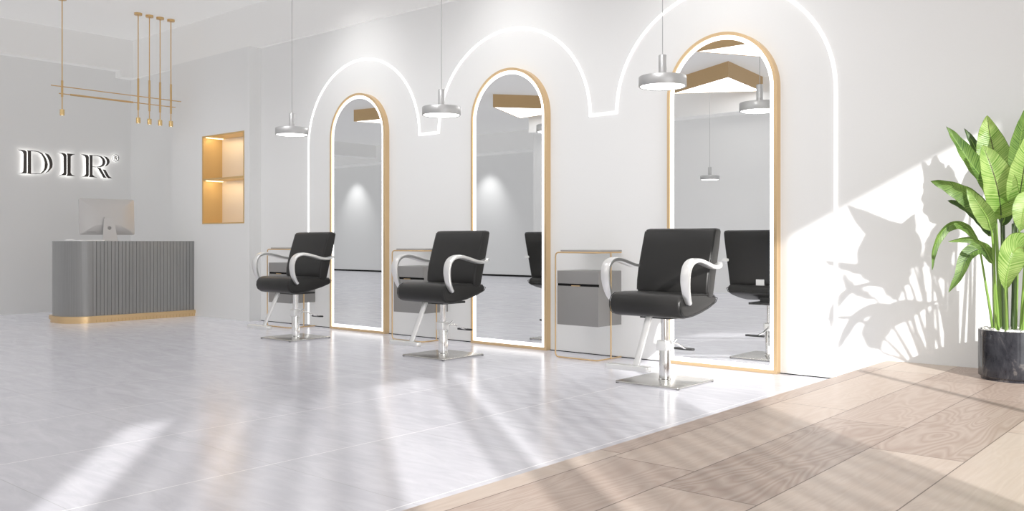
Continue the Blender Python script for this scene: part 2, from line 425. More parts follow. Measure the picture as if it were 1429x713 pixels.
# ------------------------------------------------------------------ mirrors
def arch(w,z0,h,ins,n=40):
    r=w/2-ins; cz=h-w/2; pts=[(-r,z0+ins),(r,z0+ins)]
    for k in range(n+1):
        a=PI*k/n; pts.append((r*math.cos(a),cz+r*math.sin(a)))
    return pts
def ring(bm,A,B,y0,y1):
    n=len(A)
    V=[[bm.verts.new((p[0],y,p[1])) for p in S] for S,y in ((A,y0),(B,y0),(B,y1),(A,y1))]
    for a,b in ((0,1),(1,2),(2,3),(3,0)):
        for i in range(n): bm.faces.new((V[a][i],V[a][(i+1)%n],V[b][(i+1)%n],V[b][i]))
def mirror(x,label):
    t=thing('arched_mirror',label,'mirror',(x,WY,0),'tall arched mirrors with glowing borders')
    W,Hh=.895,2.50
    bm=bmesh.new(); ring(bm,arch(W,.002,Hh,0),arch(W,.002,Hh,.024),-.062,0); smooth_angle(obj('frame',bm,M['goldpaint'],t),30)
    bm=bmesh.new(); ring(bm,arch(W,.002,Hh,.024),arch(W,.002,Hh,.056),-.0515,-.04); obj('light_border',bm,M['neon'],t)
    bm=bmesh.new(); P=arch(W,.002,Hh,.054); bm.faces.new([bm.verts.new((p[0],-.050,p[1])) for p in P]); obj('mirror_glass',bm,M['mirror'],t)
    bm=bmesh.new(); P=arch(W,.002,Hh,.02); bm.faces.new([bm.verts.new((p[0],-.03,p[1])) for p in P]); obj('backing',bm,M['dark'],t)
    return t
mirror(-7.315,'gold framed arched mirror with glowing border, smallest in view and nearest the reception desk')
mirror(-5.22,'middle gold framed arched mirror with glowing border between the other two')
mirror(-3.13,'largest looking gold framed arched mirror with glowing border, nearest the wooden floor')

# ------------------------------------------------------------------ salon chair
def salon_chair(loc,label):
    t=thing('salon_chair',label,'chair',loc,'black salon chairs in front of the mirrors')
    bm=bmesh.new()
    prism_x(bm,[(.228,.572),(.205,.592),(.12,.600),(0,.606),(-.12,.610),(-.20,.607),(-.245,.590),(-.268,.560),(-.272,.520),(-.258,.482),(-.225,.458),(-.18,.450),(-.10,.456),(0,.472),(.12,.500),(.20,.524),(.226,.545)],-.27,.27)
    o=obj('seat',bm,M['leather'],t); bevel(o,.030,5,50)
    for s in (-1,1):
        bm=bmesh.new()
        P=[(s*.2705,y,z) for y,z in [(.225,.565),(.12,.594),(0,.600),(-.12,.603),(-.20,.600),(-.238,.583),(-.259,.555),(-.262,.520),(-.25,.487),(-.22,.466),(-.18,.459),(-.10,.465),(0,.481),(.12,.509),(.205,.540)]]
        tube(bm,P,.0028,6,closed=True)
        obj('piping',bm,M['seam'],o)
    bm=bmesh.new()
    prism_x(bm,[(.088,.575),(.078,.62),(.082,.68),(.100,.76),(.128,.85),(.158,.94),(.182,1.01),(.196,1.03),(.232,1.036),(.268,1.032),(.280,1.015),(.262,.93),(.235,.83),(.208,.73),(.182,.63),(.168,.575),(.135,.562)],-.275,.275)
    o=obj('backrest',bm,M['leather'],t); bevel(o,.018,4,50)
    for s in (-1,1):
        bm=bmesh.new(); tube(bm,[(s*.2755,y,z) for y,z in [(.088,.61),(.092,.68),(.110,.76),(.138,.85),(.168,.94),(.195,1.018)]],.0028,6)
        obj('piping',bm,M['seam'],o)
    # armrests: a flat band bent into a wave
    prof=catmull([(0,.235,.795),(0,.20,.790),(0,.14,.777),(0,.07,.782),(0,-.02,.803),(0,-.11,.822),(0,-.18,.820),(0,-.232,.793),(0,-.256,.745),(0,-.258,.690),(0,-.243,.625),(0,-.215,.575),(0,-.190,.548)],6)
    for s in (-1,1):
        bm=bmesh.new(); R=[]; n=len(prof)
        for i,p in enumerate(prof):
            tg=(prof[min(i+1,n-1)]-prof[max(i-1,0)]).normalized(); nm=Vector((0,-tg.z,tg.y))
            f=i/(n-1); hw=.030+.004*math.sin(PI*f)-.010*max(0,f-.75)*4; th=.0125+.003*math.sin(PI*f)
            x=s*(.296+.012*math.sin(PI*min(1,f*1.1)))
            if f<.10: x=s*(.296-.02*(1-f/.1))
            if f>.9: x=s*(.296-.005*((f-.9)/.1))
            c=Vector((x,p.y,p.z)); ring_=[]
            for k in range(12):
                a=2*PI*k/12; ca,sa=math.cos(a),math.sin(a)
                e=.55; ux=math.copysign(abs(ca)**e,ca)*hw; un=math.copysign(abs(sa)**e,sa)*th
                ring_.append(bm.verts.new(c+Vector((ux,0,0))+nm*un))
            R.append(ring_)
        for a,b in zip(R,R[1:]):
            for k in range(12): bm.faces.new((a[k],a[(k+1)%12],b[(k+1)%12],b[k]))
        bm.faces.new(R[0][::-1]); bm.faces.new(R[-1])
        arm=smooth_angle(obj('armrest',bm,M['satin'],t),50)
        bm=bmesh.new(); cyl(bm,0,0,0,.03,.012,n=16)
        for v in bm.verts: v.co=Vector((s*(.262+v.co.z),-.19+v.co.x,.545+v.co.y))
        obj('mounting_bolt',bm,M['rubber'],arm)
    # under-seat plate and gas column
    bm=bmesh.new(); box(bm,-.12,.12,-.12,.14,.435,.452); box(bm,-.05,.05,-.05,.08,.445,.50); obj('seat_bracket',bm,M['rubber'],t)
    bm=bmesh.new(); box(bm,-.035,.035,.17,.185,.585,.66); box(bm,-.035,.035,.10,.185,.553,.566); obj('back_bracket',bm,M['satin'],t)
    bm=bmesh.new(); cyl(bm,0,0,.28,.445,.026,n=28); smooth_angle(obj('piston',bm,M['chrome'],t))
    bm=bmesh.new(); lathe(bm,0,0,[(0,.014),(.042,.014),(.042,.022),(.038,.026),(.038,.215),(.036,.222),(0,.222)],32); smooth_angle(obj('column',bm,M['chrome'],t))
    bm=bmesh.new(); box(bm,-.042,.034,-.04,.036,.212,.282); bevel(obj('collar',bm,M['satin'],t),.006,2)
    # pump lever with foot pad
    bm=bmesh.new(); tube(bm,[(.0,.03,.255),(.03,.10,.252),(.03,.20,.215),(.02,.265,.203)],.0075,8); tube(bm,[(.03,.03,.25),(.055,.06,.285)],.006,8)
    lv=smooth_angle(obj('pump_lever',bm,M['chrome'],t),60)
    bm=bmesh.new(); prism_z(bm,rrect(-.085,.075,.245,.285,.018),.192,.206); bevel(obj('foot_pad',bm,M['rubber'],lv),.003,2)
    # footrest
    bm=bmesh.new()
    v=[(-.185,.462),(-.345,.15),(-.36,.15),(-.205,.462)]
    prism_x(bm,v,-.022,.022); bevel(obj('footrest_arm',bm,M['satin'],t),.003,2)
    bm=bmesh.new()
    prism_z(bm,[(-.215,-.40),(-.19,-.405),(-.13,-.392),(-.06,-.40),(.02,-.392),(.085,-.402),(.105,-.395),(.105,-.345),(.06,-.335),(-.16,-.335),(-.215,-.345)],.116,.150)
    bevel(obj('footrest',bm,M['satin'],t),.005,2)
    bm=bmesh.new(); prism_z(bm,rrect(-.243,.243,-.243,.243,.022),.004,.015); bevel(obj('base_plate',bm,M['steel'],t),.003,2)
    for sx in (-1,1):
        for sy in (-1,1):
            bm=bmesh.new(); cyl(bm,sx*.228,sy*.228,0,.006,.012,n=12); obj('rubber_foot',bm,M['rubber'],t)
    return t
ch=salon_chair((-7.245,5.205,0),'black leather salon chair with silver arms, first chair from the reception desk')
dup(ch,(-5.215,5.205,0),'black leather salon chair with silver arms, second from the desk, beside the middle mirror')
dup(ch,(-3.112,5.208,0),'black leather salon chair with sunlight crossing its backrest, nearest the wooden floor')

# ------------------------------------------------------------------ side cabinets
def cabinet(x0,label):
    W=.412; t=thing('side_cabinet',label,'cabinet',(x0,WY,0),'grey side cabinets in gold rod frames'); y0=-.335
    bm=bmesh.new(); box(bm,.004,W,y0+.012,-.008,.27,.708)
    body=obj('cabinet_body',bm,M['greypanel'],t); bevel(body,.003,2)
    bm=bmesh.new(); box(bm,.004,W,y0,y0+.012,.605,.708); d=bevel(obj('drawer',bm,M['greypanel'],t),.002,2)
    bm=bmesh.new(); box(bm,.004,W,y0+.008,y0+.0118,.578,.604); obj('shadow_gap',bm,M['dark'],t)
    bm=bmesh.new(); box(bm,.004,W,y0,y0+.012,.27,.585); d2=bevel(obj('door',bm,M['greypanel'],t),.002,2)
    bm=bmesh.new(); box(bm,.15,.235,y0-.004,y0+.006,.585,.592); obj('handle',bm,M['gold'],d2)
    bm=bmesh.new(); box(bm,.03,W+.004,y0+.01,-.008,.862,.876); bevel(obj('top_panel',bm,M['greytop'],t),.002,2)
    bm=bmesh.new(); r=.0062
    yf=y0-.012; z0,z1=.0075,.856
    tube(bm,fillet([(W,-.012,z1),(W,yf,z1),(-.004,yf,z1),(-.004,yf,z0),(W,yf,z0),(W,-.012,z0)],.035),r,8)
    tube(bm,[(W+.004,-.165,z0),(W+.004,-.165,z1)],r,8)
    smooth_angle(obj('rod_frame',bm,M['gold'],t),60)
    return t
c=cabinet(-8.50,'grey side cabinet in a gold rod frame, behind the chair nearest the desk')
dup(c,(-6.43,WY,0),'grey side cabinet in a gold rod frame between the first and middle mirrors')
dup(c,(-4.446,WY,0),'grey side cabinet in a gold rod frame standing clear between middle and largest mirrors')

# ------------------------------------------------------------------ pendant lamps
def pendant(x,y,ztop,label,root=None,scale=1):
    t=thing('pendant_lamp',label,'lamp',(x,y,2.0),'round silver disc pendant lamps')
    bm=bmesh.new(); lathe(bm,0,0,[(.150,.004),(.160,0),(.162,.003),(.162,.066),(.158,.071),(.03,.073),(0,.073)],56); smooth_angle(obj('lamp_shade',bm,M['silver'],t),40)
    bm=bmesh.new(); lathe(bm,0,0,[(0,.002),(.151,.004)],56); obj('diffuser',bm,M['lampglow'],t)
    bm=bmesh.new(); lathe(bm,0,0,[(0,.072),(.027,.072),(.027,.215),(.025,.218),(0,.218)],24); smooth_angle(obj('lamp_neck',bm,M['silver'],t),40)
    bm=bmesh.new(); cyl(bm,0,0,.215,ztop-2.0,.0028,n=8); obj('cable',bm,M['cable'],t)
    return t
p=pendant(-7.41,5.28,CZ,'silver disc pendant lamp hanging left of the mirror nearest the desk')
dup(p,(-5.30,5.27,2.0),'silver disc pendant lamp hanging between the first and middle arched mirrors')
dup(p,(-3.17,5.275,2.0),'silver disc pendant lamp hanging in front of the largest looking mirror')
pendant(-7.38,-1.78,3.52,'distant silver disc pendant lamp seen only as a small reflection in the largest mirror')

# ------------------------------------------------------------------ triangular ceiling lights
def tri(P,label):
    cx=sum(p[0] for p in P)/3; cy=sum(p[1] for p in P)/3
    t=thing('triangular_ceiling_light',label,'ceiling light',(cx,cy,CZ),'triangular ceiling lights with bronze sides')
    Q=[Vector((p[0]-cx,p[1]-cy)) for p in P]
    bm=bmesh.new(); R=[q*(1-.03/q.length) for q in Q]
    V=[[bm.verts.new((q.x,q.y,z)) for q in S] for S,z in ((Q,0),(Q,-.25),(R,-.25),(R,0))]
    for a,b in ((0,1),(1,2),(2,3),(3,0)):
        for i in range(3): bm.faces.new((V[a][i],V[a][(i+1)%3],V[b][(i+1)%3],V[b][i]))
    obj('side_panel',bm,M['bronze'],t)
    bm=bmesh.new(); bm.faces.new([bm.verts.new((q.x,q.y,-.246)) for q in R]); o=obj('diffuser',bm,M['triglow'],t)
    if o.data.polygons[0].normal.z>0: o.data.flip_normals()
def eq(v,a,s=1.66): return [v,(v[0]+s*math.cos(math.radians(a)),v[1]+s*math.sin(math.radians(a))),(v[0]+s*math.cos(math.radians(a-60)),v[1]+s*math.sin(math.radians(a-60)))]
tri([(-6.5,-.73),(-6.67,-2.34),(-8.0,-1.55)],'triangular bronze sided ceiling light reflected as a chevron in the largest mirror')
tri(eq((-5.97,1.27),0),'triangular bronze sided ceiling light at the very top of the largest mirror reflection')
tri(eq((-11.4,-.67),-52),'triangular bronze sided ceiling light reflected in the middle mirror')
tri(eq((-15.05,-.25),-10),'triangular bronze sided ceiling light reflected in the mirror nearest the desk')

# ------------------------------------------------------------------ reception desk
def desk():
    t=thing('reception_desk','grey fluted reception desk with rounded corner on a gold plinth','desk',(-10.71,5.15,0))
    x0,x1,y0,y1=-.34,.33,-.77,.77; H=.947; r=.27
    def outline(o,k=14):
        pts=[(x1+o,y1),(x0-o,y1)]
        for cx,cy,a0 in ((x0+r,y0+r,180),(x1-r,y0+r,270)):
            for j in range(k+1):
                a=math.radians(a0+90*j/k); pts.append((cx+(r+o)*math.cos(a),cy+(r+o)*math.sin(a)))
        return pts
    bm=bmesh.new(); prism_z(bm,outline(-.012),.03,H-.004); smooth_angle(obj('desk_body',bm,M['dark'],t),30)
    # smooth rounded end
    bm=bmesh.new()
    def skin(pts,z0,z1,th):
        n=len(pts); A=[];
        for i,p in enumerate(pts):
            p=Vector(p); q=Vector(pts[min(i+1,n-1)])-Vector(pts[max(i-1,0)]); q.normalize(); nm=Vector((q.y,-q.x))
            A.append((p,p-nm*th))
        V=[[bm.verts.new((a.x,a.y,z0)),bm.verts.new((a.x,a.y,z1)),bm.verts.new((b.x,b.y,z1)),bm.verts.new((b.x,b.y,z0))] for a,b in A]
        for a,b in zip(V,V[1:]):
            for k in range(4): bm.faces.new((a[k],a[(k+1)%4],b[(k+1)%4],b[k]))
        bm.faces.new(V[0]); bm.faces.new(V[-1][::-1])
    O=outline(0)[1:]
    O[0]=(x0,y1)
    skin(O+[(x1,y0+r+.0)],.075,H,.014)
    smooth_angle(obj('rounded_panel',bm,M['desk'],t),30)
    # flutes along the front
    bm=bmesh.new(); y=y0+r+.004; i=0
    while y<y1-.01:
        w=.0385 if i%3 else .034
        box(bm,x1-.014,x1,y,min(y+w,y1),.075,H-.0005); y+=w+.0062; i+=1
    obj('fluted_panel',bm,M['desk'],t)
    bm=bmesh.new(); prism_z(bm,outline(-.012),H-.004,H); obj('worktop',bm,M['desk'],t)
    bm=bmesh.new(); prism_z(bm,outline(.035),.038,.078); 
    P=outline(.02); prism_z(bm,P,.0,.038)
    y=y0+r+.03; nf=len(bm.faces)
    while y<y1-.03:
        box(bm,x1+.0199,x1+.0215,y,y+.004,.002,.038); y+=.043
    bm.faces.ensure_lookup_table()
    for f in bm.faces[nf:]: f.material_index=1
    smooth_angle(obj('plinth',bm,[M['gold'],M['brass']],t),30)
def desk_mat():
    m=mat('desk_grey_metal',(.285,.285,.283),.36,.45); nt=m.node_tree; b=nt.nodes['Principled BSDF']
    g=N(nt,'ShaderNodeNewGeometry'); mp=N(nt,'ShaderNodeMapping'); mp.inputs['Scale'].default_value=(30,30,.6); nt.links.new(g.outputs['Position'],mp.inputs[0])
    n=N(nt,'ShaderNodeTexNoise',Scale=2.,Detail=3.); nt.links.new(mp.outputs[0],n.inputs['Vector'])
    nt.links.new(mixc(nt,n.outputs['Fac'],(.25,.25,.248),(.33,.33,.325)),b.inputs['Base Color']); return m
M['desk']=desk_mat()
desk()

# ------------------------------------------------------------------ computer on the desk
def computer():
    t=thing('desktop_computer','silver desktop computer seen from the back, standing on the reception desk','computer',(-10.62,4.93,.947),rz=math.radians(-8))
    # local: back faces +X, width along Y
    tilt=math.radians(4)
    bm=bmesh.new(); pts=rrect(-.315,.315,.075,.505,.02,5)
    F=[bm.verts.new((-.008-(z-.075)*math.tan(tilt),y,z)) for y,z in pts]; 
    B=[bm.verts.new((.004-(z-.075)*math.tan(tilt),y,z)) for y,z in pts]
    C=[bm.verts.new((.030-(z-.075)*math.tan(tilt),y*.80,.29+(z-.29)*.78)) for y,z in pts]
    D=[bm.verts.new((.040-(z-.075)*math.tan(tilt),y*.45,.29+(z-.29)*.45)) for y,z in pts]
    n=len(pts)
    for a,b in ((F,B),(B,C),(C,D)):
        for i in range(n): bm.faces.new((a[i],a[(i+1)%n],b[(i+1)%n],b[i]))
    bm.faces.new(F[::-1]); bm.faces.new(D)
    mon=smooth_angle(obj('monitor_housing',bm,M['alu'],t),40)
    bm=bmesh.new(); bm.faces.new([bm.verts.new((-.0095-(z-.075)*math.tan(tilt),y*.97,.29+(z-.29)*.96)) for y,z in pts]); obj('screen',bm,M['black'],mon)
    bm=bmesh.new()
    for k in range(5): box(bm,.030,.0325,-.235+.02*k,-.226+.02*k,.104,.110)
    obj('port_row',bm,M['rubber'],mon)
    # stand: bent plate with a round hole
    bm=bmesh.new(); th=.006; hr=.022; hc=(0,.155); k=24
    wt,wb=.055,.085; z0,z1=.006,.29
    outer=[]
    for i in range(k):
        a=2*PI*i/k; dy,dz=math.cos(a),math.sin(a)
        best=1e9
        if dz>1e-6: best=min(best,(z1-hc[1])/dz)
        if dz<-1e-6: best=min(best,(z0-hc[1])/dz)
        for s in (-1,1):
            # side line |y| = wb+(wt-wb)*(z-z0)/(z1-z0)
            kk=(wt-wb)/(z1-z0); den=s*dy-kk*dz
            if den>1e-6: best=min(best,(wb+kk*(hc[1]-z0))/den)
        outer.append((dy*best,hc[1]+dz*best))
    inner=[(hr*math.cos(2*PI*i/k),hc[1]+hr*math.sin(2*PI*i/k)) for i in range(k)]
    def bx(z): return .105-.055*(z/.29)
    V=[[bm.verts.new((bx(z)+o,y,z)) for y,z in S] for S,o in ((outer,0),(inner,0),(inner,-th),(outer,-th))]
    for a,b in ((0,1),(1,2),(2,3),(3,0)):
        for i in range(k): bm.faces.new((V[a][i],V[a][(i+1)%k],V[b][(i+1)%k],V[b][i]))
    box(bm,-.10,.108,-.086,.086,.0005,.007)
    st=obj('stand',bm,M['alu'],t)
    bm=bmesh.new(); box(bm,.02,.052,-.05,.05,.255,.285); obj('hinge',bm,M['alu'],st)
computer()
bm=bmesh.new(); prism_z(bm,rrect(-.055,.055,-.155,.155,.012),0,.012)
k=obj('keyboard',bm,M['white'],loc=(-10.47,4.655,.947)); k.rotation_euler=(0,0,math.radians(6)); bevel(k,.003,2); tag(k,'thin white keyboard lying on the desk in front of the computer stand','keyboard')
bm=bmesh.new()
lathe(bm,0,0,[(0,0),(.030,0),(.034,.006),(.030,.014),(.018,.020),(0,.022)],24)
for v in bm.verts: v.co.y*=1.7
k=obj('computer_mouse',bm,M['white'],smooth=True,loc=(-10.53,4.455,.947)); tag(k,'small white computer mouse on the left end of the desk top','mouse')

# ------------------------------------------------------------------ chandelier over the desk
def chandelier():
    X=-10.68; t=thing('linear_chandelier','thin brass chandelier of vertical rods and two crossing bars above the reception desk','chandelier',(X,5.1,CZ))
    for y,z0,z1 in ((4.43,2.62,2.81),(5.34,2.57,2.96),(5.485,2.57,2.955),(5.625,2.57,2.95),(5.77,2.57,2.945)):
        yy=y-5.1; Z=lambda z:z-CZ
        bm=bmesh.new(); cyl(bm,0,yy,-.026,0,.046,n=24); obj('canopy',bm,M['brass'],t)
        bm=bmesh.new(); cyl(bm,0,yy,Z(2.47),-.02,.0062,n=10); cyl(bm,0,yy,Z(z0),Z(z1),.0125,n=14); r=smooth_angle(obj('rod',bm,M['brass'],t))
        bm=bmesh.new(); lathe(bm,0,yy,[(0,Z(2.475)),(.024,Z(2.475)),(.026,Z(2.47)),(.026,Z(2.408)),(.022,Z(2.406)),(.020,Z(2.415)),(0,Z(2.415))],24); l=smooth_angle(obj('lamp_socket',bm,M['brasslamp'],t))
        bm=bmesh.new(); cyl(bm,0,yy,Z(2.409),Z(2.416),.014,n=16); obj('bulb',bm,M['bulb'],l)
    for y0,y1,z,x in ((4.30,5.90,2.738,.016),(4.40,5.84,2.66,-.016)):
        bm=bmesh.new(); tube(bm,[(x,y0-5.1,z-CZ),(x,y1-5.1,z-CZ)],.0055,8)
        if z<2.7: tube(bm,[(x,4.53-5.1,z-CZ),(x,5.28-5.1,z-CZ)],.011,12)
        obj('crossbar',bm,M['brass'],t)
chandelier()

# ------------------------------------------------------------------ wall sign
LET={'D':[[[(4.565,2.128),(4.607,2.131),(4.645,2.125),(4.664,2.112),(4.67,2.089),(4.67,1.842),(4.664,1.828),(4.565,1.822),(4.596,1.83),(4.623,1.842),(4.631,1.858),(4.634,2.075),(4.629,2.098),(4.612,2.114),(4.585,2.121)]],[[(4.675,2.127),(4.722,2.13),(4.772,2.13),(4.817,2.124),(4.862,2.104),(4.902,2.053),(4.925,2.001),(4.933,1.965),(4.927,1.923),(4.908,1.886),(4.874,1.852),(4.842,1.831),(4.719,1.823),(4.675,1.827),(4.684,1.841),(4.684,2.114)],[(4.722,2.121),(4.761,2.122),(4.812,2.115),(4.851,2.091),(4.879,2.048),(4.896,1.987),(4.894,1.921),(4.879,1.878),(4.842,1.839),(4.722,1.831)]],[[(4.896,2.108),(4.936,2.097),(4.965,2.063),(4.986,2.017),(4.993,1.969),(4.986,1.927),(4.965,1.896),(4.936,1.864),(4.899,1.841),(4.931,1.876),(4.951,1.913),(4.957,1.955),(4.949,2.002),(4.931,2.055)]]],'I':[[[(5.069,2.127),(5.115,2.129),(5.156,2.122),(5.172,2.102),(5.172,1.853),(5.162,1.832),(5.069,1.823),(5.104,1.835),(5.129,1.851),(5.139,1.87),(5.136,2.082),(5.127,2.103),(5.104,2.118)]],[[(5.176,2.127),(5.287,2.123),(5.251,2.111),(5.227,2.088),(5.225,1.869),(5.239,1.845),(5.287,1.827),(5.176,1.823),(5.188,1.848),(5.188,2.101)]]],'R':[[[(5.362,2.129),(5.413,2.129),(5.453,2.121),(5.468,2.099),(5.468,1.852),(5.458,1.829),(5.362,1.819),(5.401,1.833),(5.423,1.849),(5.433,1.868),(5.43,2.084),(5.419,2.106),(5.389,2.121)]],[[(5.473,2.127),(5.517,2.128),(5.585,2.129),(5.641,2.119),(5.678,2.092),(5.697,2.053),(5.691,2.021),(5.67,1.988),(5.622,1.967),(5.517,1.963),(5.517,1.861),(5.542,1.835),(5.582,1.823),(5.473,1.824),(5.483,1.847),(5.483,2.11)],[(5.517,2.119),(5.572,2.12),(5.622,2.113),(5.653,2.081),(5.662,2.044),(5.653,2.01),(5.622,1.983),(5.572,1.972),(5.517,1.971)]],[[(5.672,2.124),(5.716,2.115),(5.748,2.084),(5.756,2.051),(5.741,2.018),(5.716,1.994),(5.685,1.979),(5.71,2.01),(5.72,2.042),(5.714,2.077),(5.697,2.103)]],[[(5.585,1.964),(5.628,1.955),(5.691,1.852),(5.716,1.826),(5.67,1.826),(5.61,1.929)]],[[(5.662,1.938),(5.695,1.937),(5.748,1.849),(5.792,1.823),(5.735,1.823),(5.71,1.847)]]],'M':[[[(5.89,2.114),(5.889,2.102),(5.884,2.09),(5.877,2.079),(5.867,2.071),(5.855,2.065),(5.843,2.063),(5.831,2.064),(5.819,2.068),(5.81,2.075),(5.802,2.084),(5.797,2.095),(5.796,2.108),(5.797,2.12),(5.802,2.132),(5.81,2.143),(5.819,2.151),(5.831,2.157),(5.843,2.159),(5.855,2.158),(5.867,2.154),(5.877,2.147),(5.884,2.138),(5.889,2.127)],[(5.88,2.114),(5.879,2.103),(5.875,2.093),(5.869,2.084),(5.86,2.077),(5.851,2.072),(5.84,2.07),(5.83,2.071),(5.821,2.074),(5.812,2.08),(5.806,2.088),(5.802,2.098),(5.801,2.108),(5.802,2.119),(5.806,2.129),(5.812,2.137),(5.821,2.144),(5.83,2.149),(5.84,2.151),(5.851,2.151),(5.86,2.147),(5.869,2.141),(5.875,2.134),(5.879,2.124)]],[[(5.824,2.135),(5.834,2.136),(5.834,2.085),(5.824,2.084)]],[[(5.838,2.136),(5.856,2.135),(5.865,2.124),(5.86,2.112),(5.852,2.108),(5.865,2.085),(5.855,2.084),(5.838,2.108)],[(5.844,2.129),(5.853,2.127),(5.856,2.122),(5.851,2.115),(5.844,2.115)]]]}
def sign():
    t=thing('wall_sign','backlit black serif letters DIR with a small registered mark on the left wall','sign',(-12.38,5.3,1.9))
    for k,name in (('D','letter_d'),('I','letter_i'),('R','letter_r'),('M','registered_mark')):
        def make(depth,off,grow,nm,m,par):
            cu=bpy.data.curves.new(nm,'CURVE'); cu.dimensions='2D'; cu.fill_mode='BOTH'; cu.extrude=depth/2; cu.offset=grow
            for poly in LET[k]:
                for ring_ in poly:
                    s=cu.splines.new('POLY'); s.points.add(len(ring_)-1); s.use_cyclic_u=True
                    for pt,(y,z) in zip(s.points,ring_): pt.co=(y-5.3,z-1.9,0,1)
            tmp=bpy.data.objects.new(nm,cu); COL.objects.link(tmp)
            dg=bpy.context.evaluated_depsgraph_get(); me=bpy.data.meshes.new_from_object(tmp.evaluated_get(dg))
            bpy.data.objects.remove(tmp); 
            # curve plane (X,Y) -> wall plane (Y,Z)
            me.transform(Matrix(((0,0,1,off),(1,0,0,0),(0,1,0,0),(0,0,0,1))))
            me.materials.clear(); me.materials.append(m)
            o=bpy.data.objects.new(nm,me); COL.objects.link(o); o.parent=par; return o
        th=.018 if k!='M' else .010
        o=make(th,.042,0,name,M['letter'],t)
        make(.004,.031,0,'backlight',M['halo'],o)
        # stand-off pins to the wall
        ring_=LET[k][0][0]; cy=sum(p[0] for p in ring_)/len(ring_); zs=[p[1] for p in ring_]
        if k!='M':
            xs=max(p[0] for p in ring_)-.012
            for z in (min(zs)+.08,max(zs)-.08):
                bm=bmesh.new(); tube(bm,[(.001,xs-5.3,z-1.9),(.034,xs-5.3,z-1.9)],.004,6); obj('standoff_pin',bm,M['satin'],o)
        else:
            bm=bmesh.new(); tube(bm,[(.001,LET[k][1][0][0][0]+.003-5.3,1.99-1.9+.005),(.034,LET[k][1][0][0][0]+.003-5.3,1.99-1.9+.005)],.002,6); obj('standoff_pin',bm,M['satin'],o)
sign()

# ------------------------------------------------------------------ plant
PC=(-1.128,5.735); PR=.186
LEAVES=[([(-1.199,5.78,1.258),(-1.218,5.8,1.352),(-1.249,5.82,1.46),(-1.276,5.82,1.589),(-1.284,5.8,1.689)],0.098,-8,0.45,1,(-1.176,5.76,0.4)),([(-1.215,5.66,1.131),(-1.258,5.62,1.286),(-1.32,5.55,1.4),(-1.379,5.5,1.519),(-1.424,5.47,1.603)],0.062,35,0.5,0.5,(-1.2,5.73,0.4)),([(-1.257,5.84,1.208),(-1.307,5.84,1.368),(-1.357,5.84,1.507),(-1.418,5.84,1.628)],0.042,25,0.3,0.1,(-1.2,5.8,0.4)),([(-1.152,5.52,1.074),(-1.148,5.48,1.152),(-1.157,5.44,1.257),(-1.181,5.42,1.36),(-1.228,5.45,1.481)],0.094,18,0.55,0.8,(-1.167,5.66,0.4)),([(-1.205,5.55,1.063),(-1.245,5.5,1.135),(-1.307,5.45,1.211),(-1.398,5.4,1.265),(-1.482,5.38,1.29)],0.062,-25,0.5,0.55,(-1.208,5.7,0.4)),([(-1.181,5.42,1.005),(-1.193,5.38,1.079),(-1.23,5.34,1.157),(-1.28,5.33,1.241)],0.052,-15,0.3,0.75,(-1.188,5.64,0.4)),([(-1.224,5.62,0.974),(-1.267,5.58,1.06),(-1.335,5.55,1.134),(-1.432,5.53,1.182)],0.045,35,0.4,0.05,(-1.224,5.74,0.4)),([(-1.283,5.6,0.913),(-1.297,5.58,0.97),(-1.331,5.55,1.028),(-1.379,5.5,1.048),(-1.433,5.46,1.011),(-1.475,5.43,0.909),(-1.488,5.43,0.782)],0.03,-35,0.5,0.5,(-1.227,5.7,0.4)),([(-1.169,5.4,0.825),(-1.195,5.37,0.899),(-1.223,5.34,0.938),(-1.271,5.3,0.96),(-1.361,5.27,0.946)],0.027,-30,0.5,0.6,(-1.201,5.63,0.4)),([(-1.216,5.6,0.844),(-1.234,5.5,0.894),(-1.269,5.46,0.896),(-1.303,5.42,0.854),(-1.33,5.38,0.754),(-1.381,5.36,0.662)],0.042,20,0.5,0.4,(-1.224,5.72,0.4)),([(-1.106,5.4,0.678),(-1.097,5.37,0.741),(-1.084,5.36,0.804),(-1.064,5.38,0.885),(-1.05,5.48,0.915),(-1.031,5.62,0.886)],0.085,8,0.55,0.75,(-1.144,5.62,0.4)),([(-1.101,5.75,1.241),(-1.112,5.75,1.364),(-1.099,5.72,1.505),(-1.056,5.68,1.708)],0.062,15,0.25,0.55,(-1.129,5.76,0.4)),([(-1.077,5.55,1.14),(-1.053,5.5,1.228),(-1.029,5.46,1.338),(-1.006,5.45,1.456),(-1.005,5.48,1.532)],0.09,14,0.5,0.85,(-1.124,5.68,0.4)),([(-0.999,5.45,1.213),(-1.009,5.41,1.15),(-1.024,5.4,1.088),(-1.038,5.42,1.004)],0.062,0,0.3,0.7,(-1.092,5.7,0.4)),([(-1.183,5.7,1.036),(-1.164,5.7,1.106),(-1.139,5.7,1.187),(-1.131,5.7,1.252)],0.04,10,0.2,0.05,(-1.173,5.78,0.4)),([(-1.03,5.6,1.093),(-0.982,5.6,1.242),(-0.91,5.58,1.402),(-0.866,5.55,1.551)],0.085,0,0.3,0.6,(-1.085,5.74,0.4)),([(-1.017,5.6,1.013),(-0.932,5.55,1.121),(-0.832,5.5,1.163),(-0.722,5.45,1.099)],0.06,-30,0.4,0.5,(-1.07,5.7,0.4)),([(-1.03,5.6,0.855),(-0.937,5.5,0.942),(-0.85,5.45,0.927),(-0.785,5.4,0.816)],0.05,20,0.4,0.5,(-1.073,5.66,0.4)),([(-1.143,5.85,1.31),(-1.122,5.86,1.455),(-1.066,5.87,1.598),(-1.028,5.86,1.718)],0.07,0,0.2,0.3,(-1.159,5.82,0.4))]
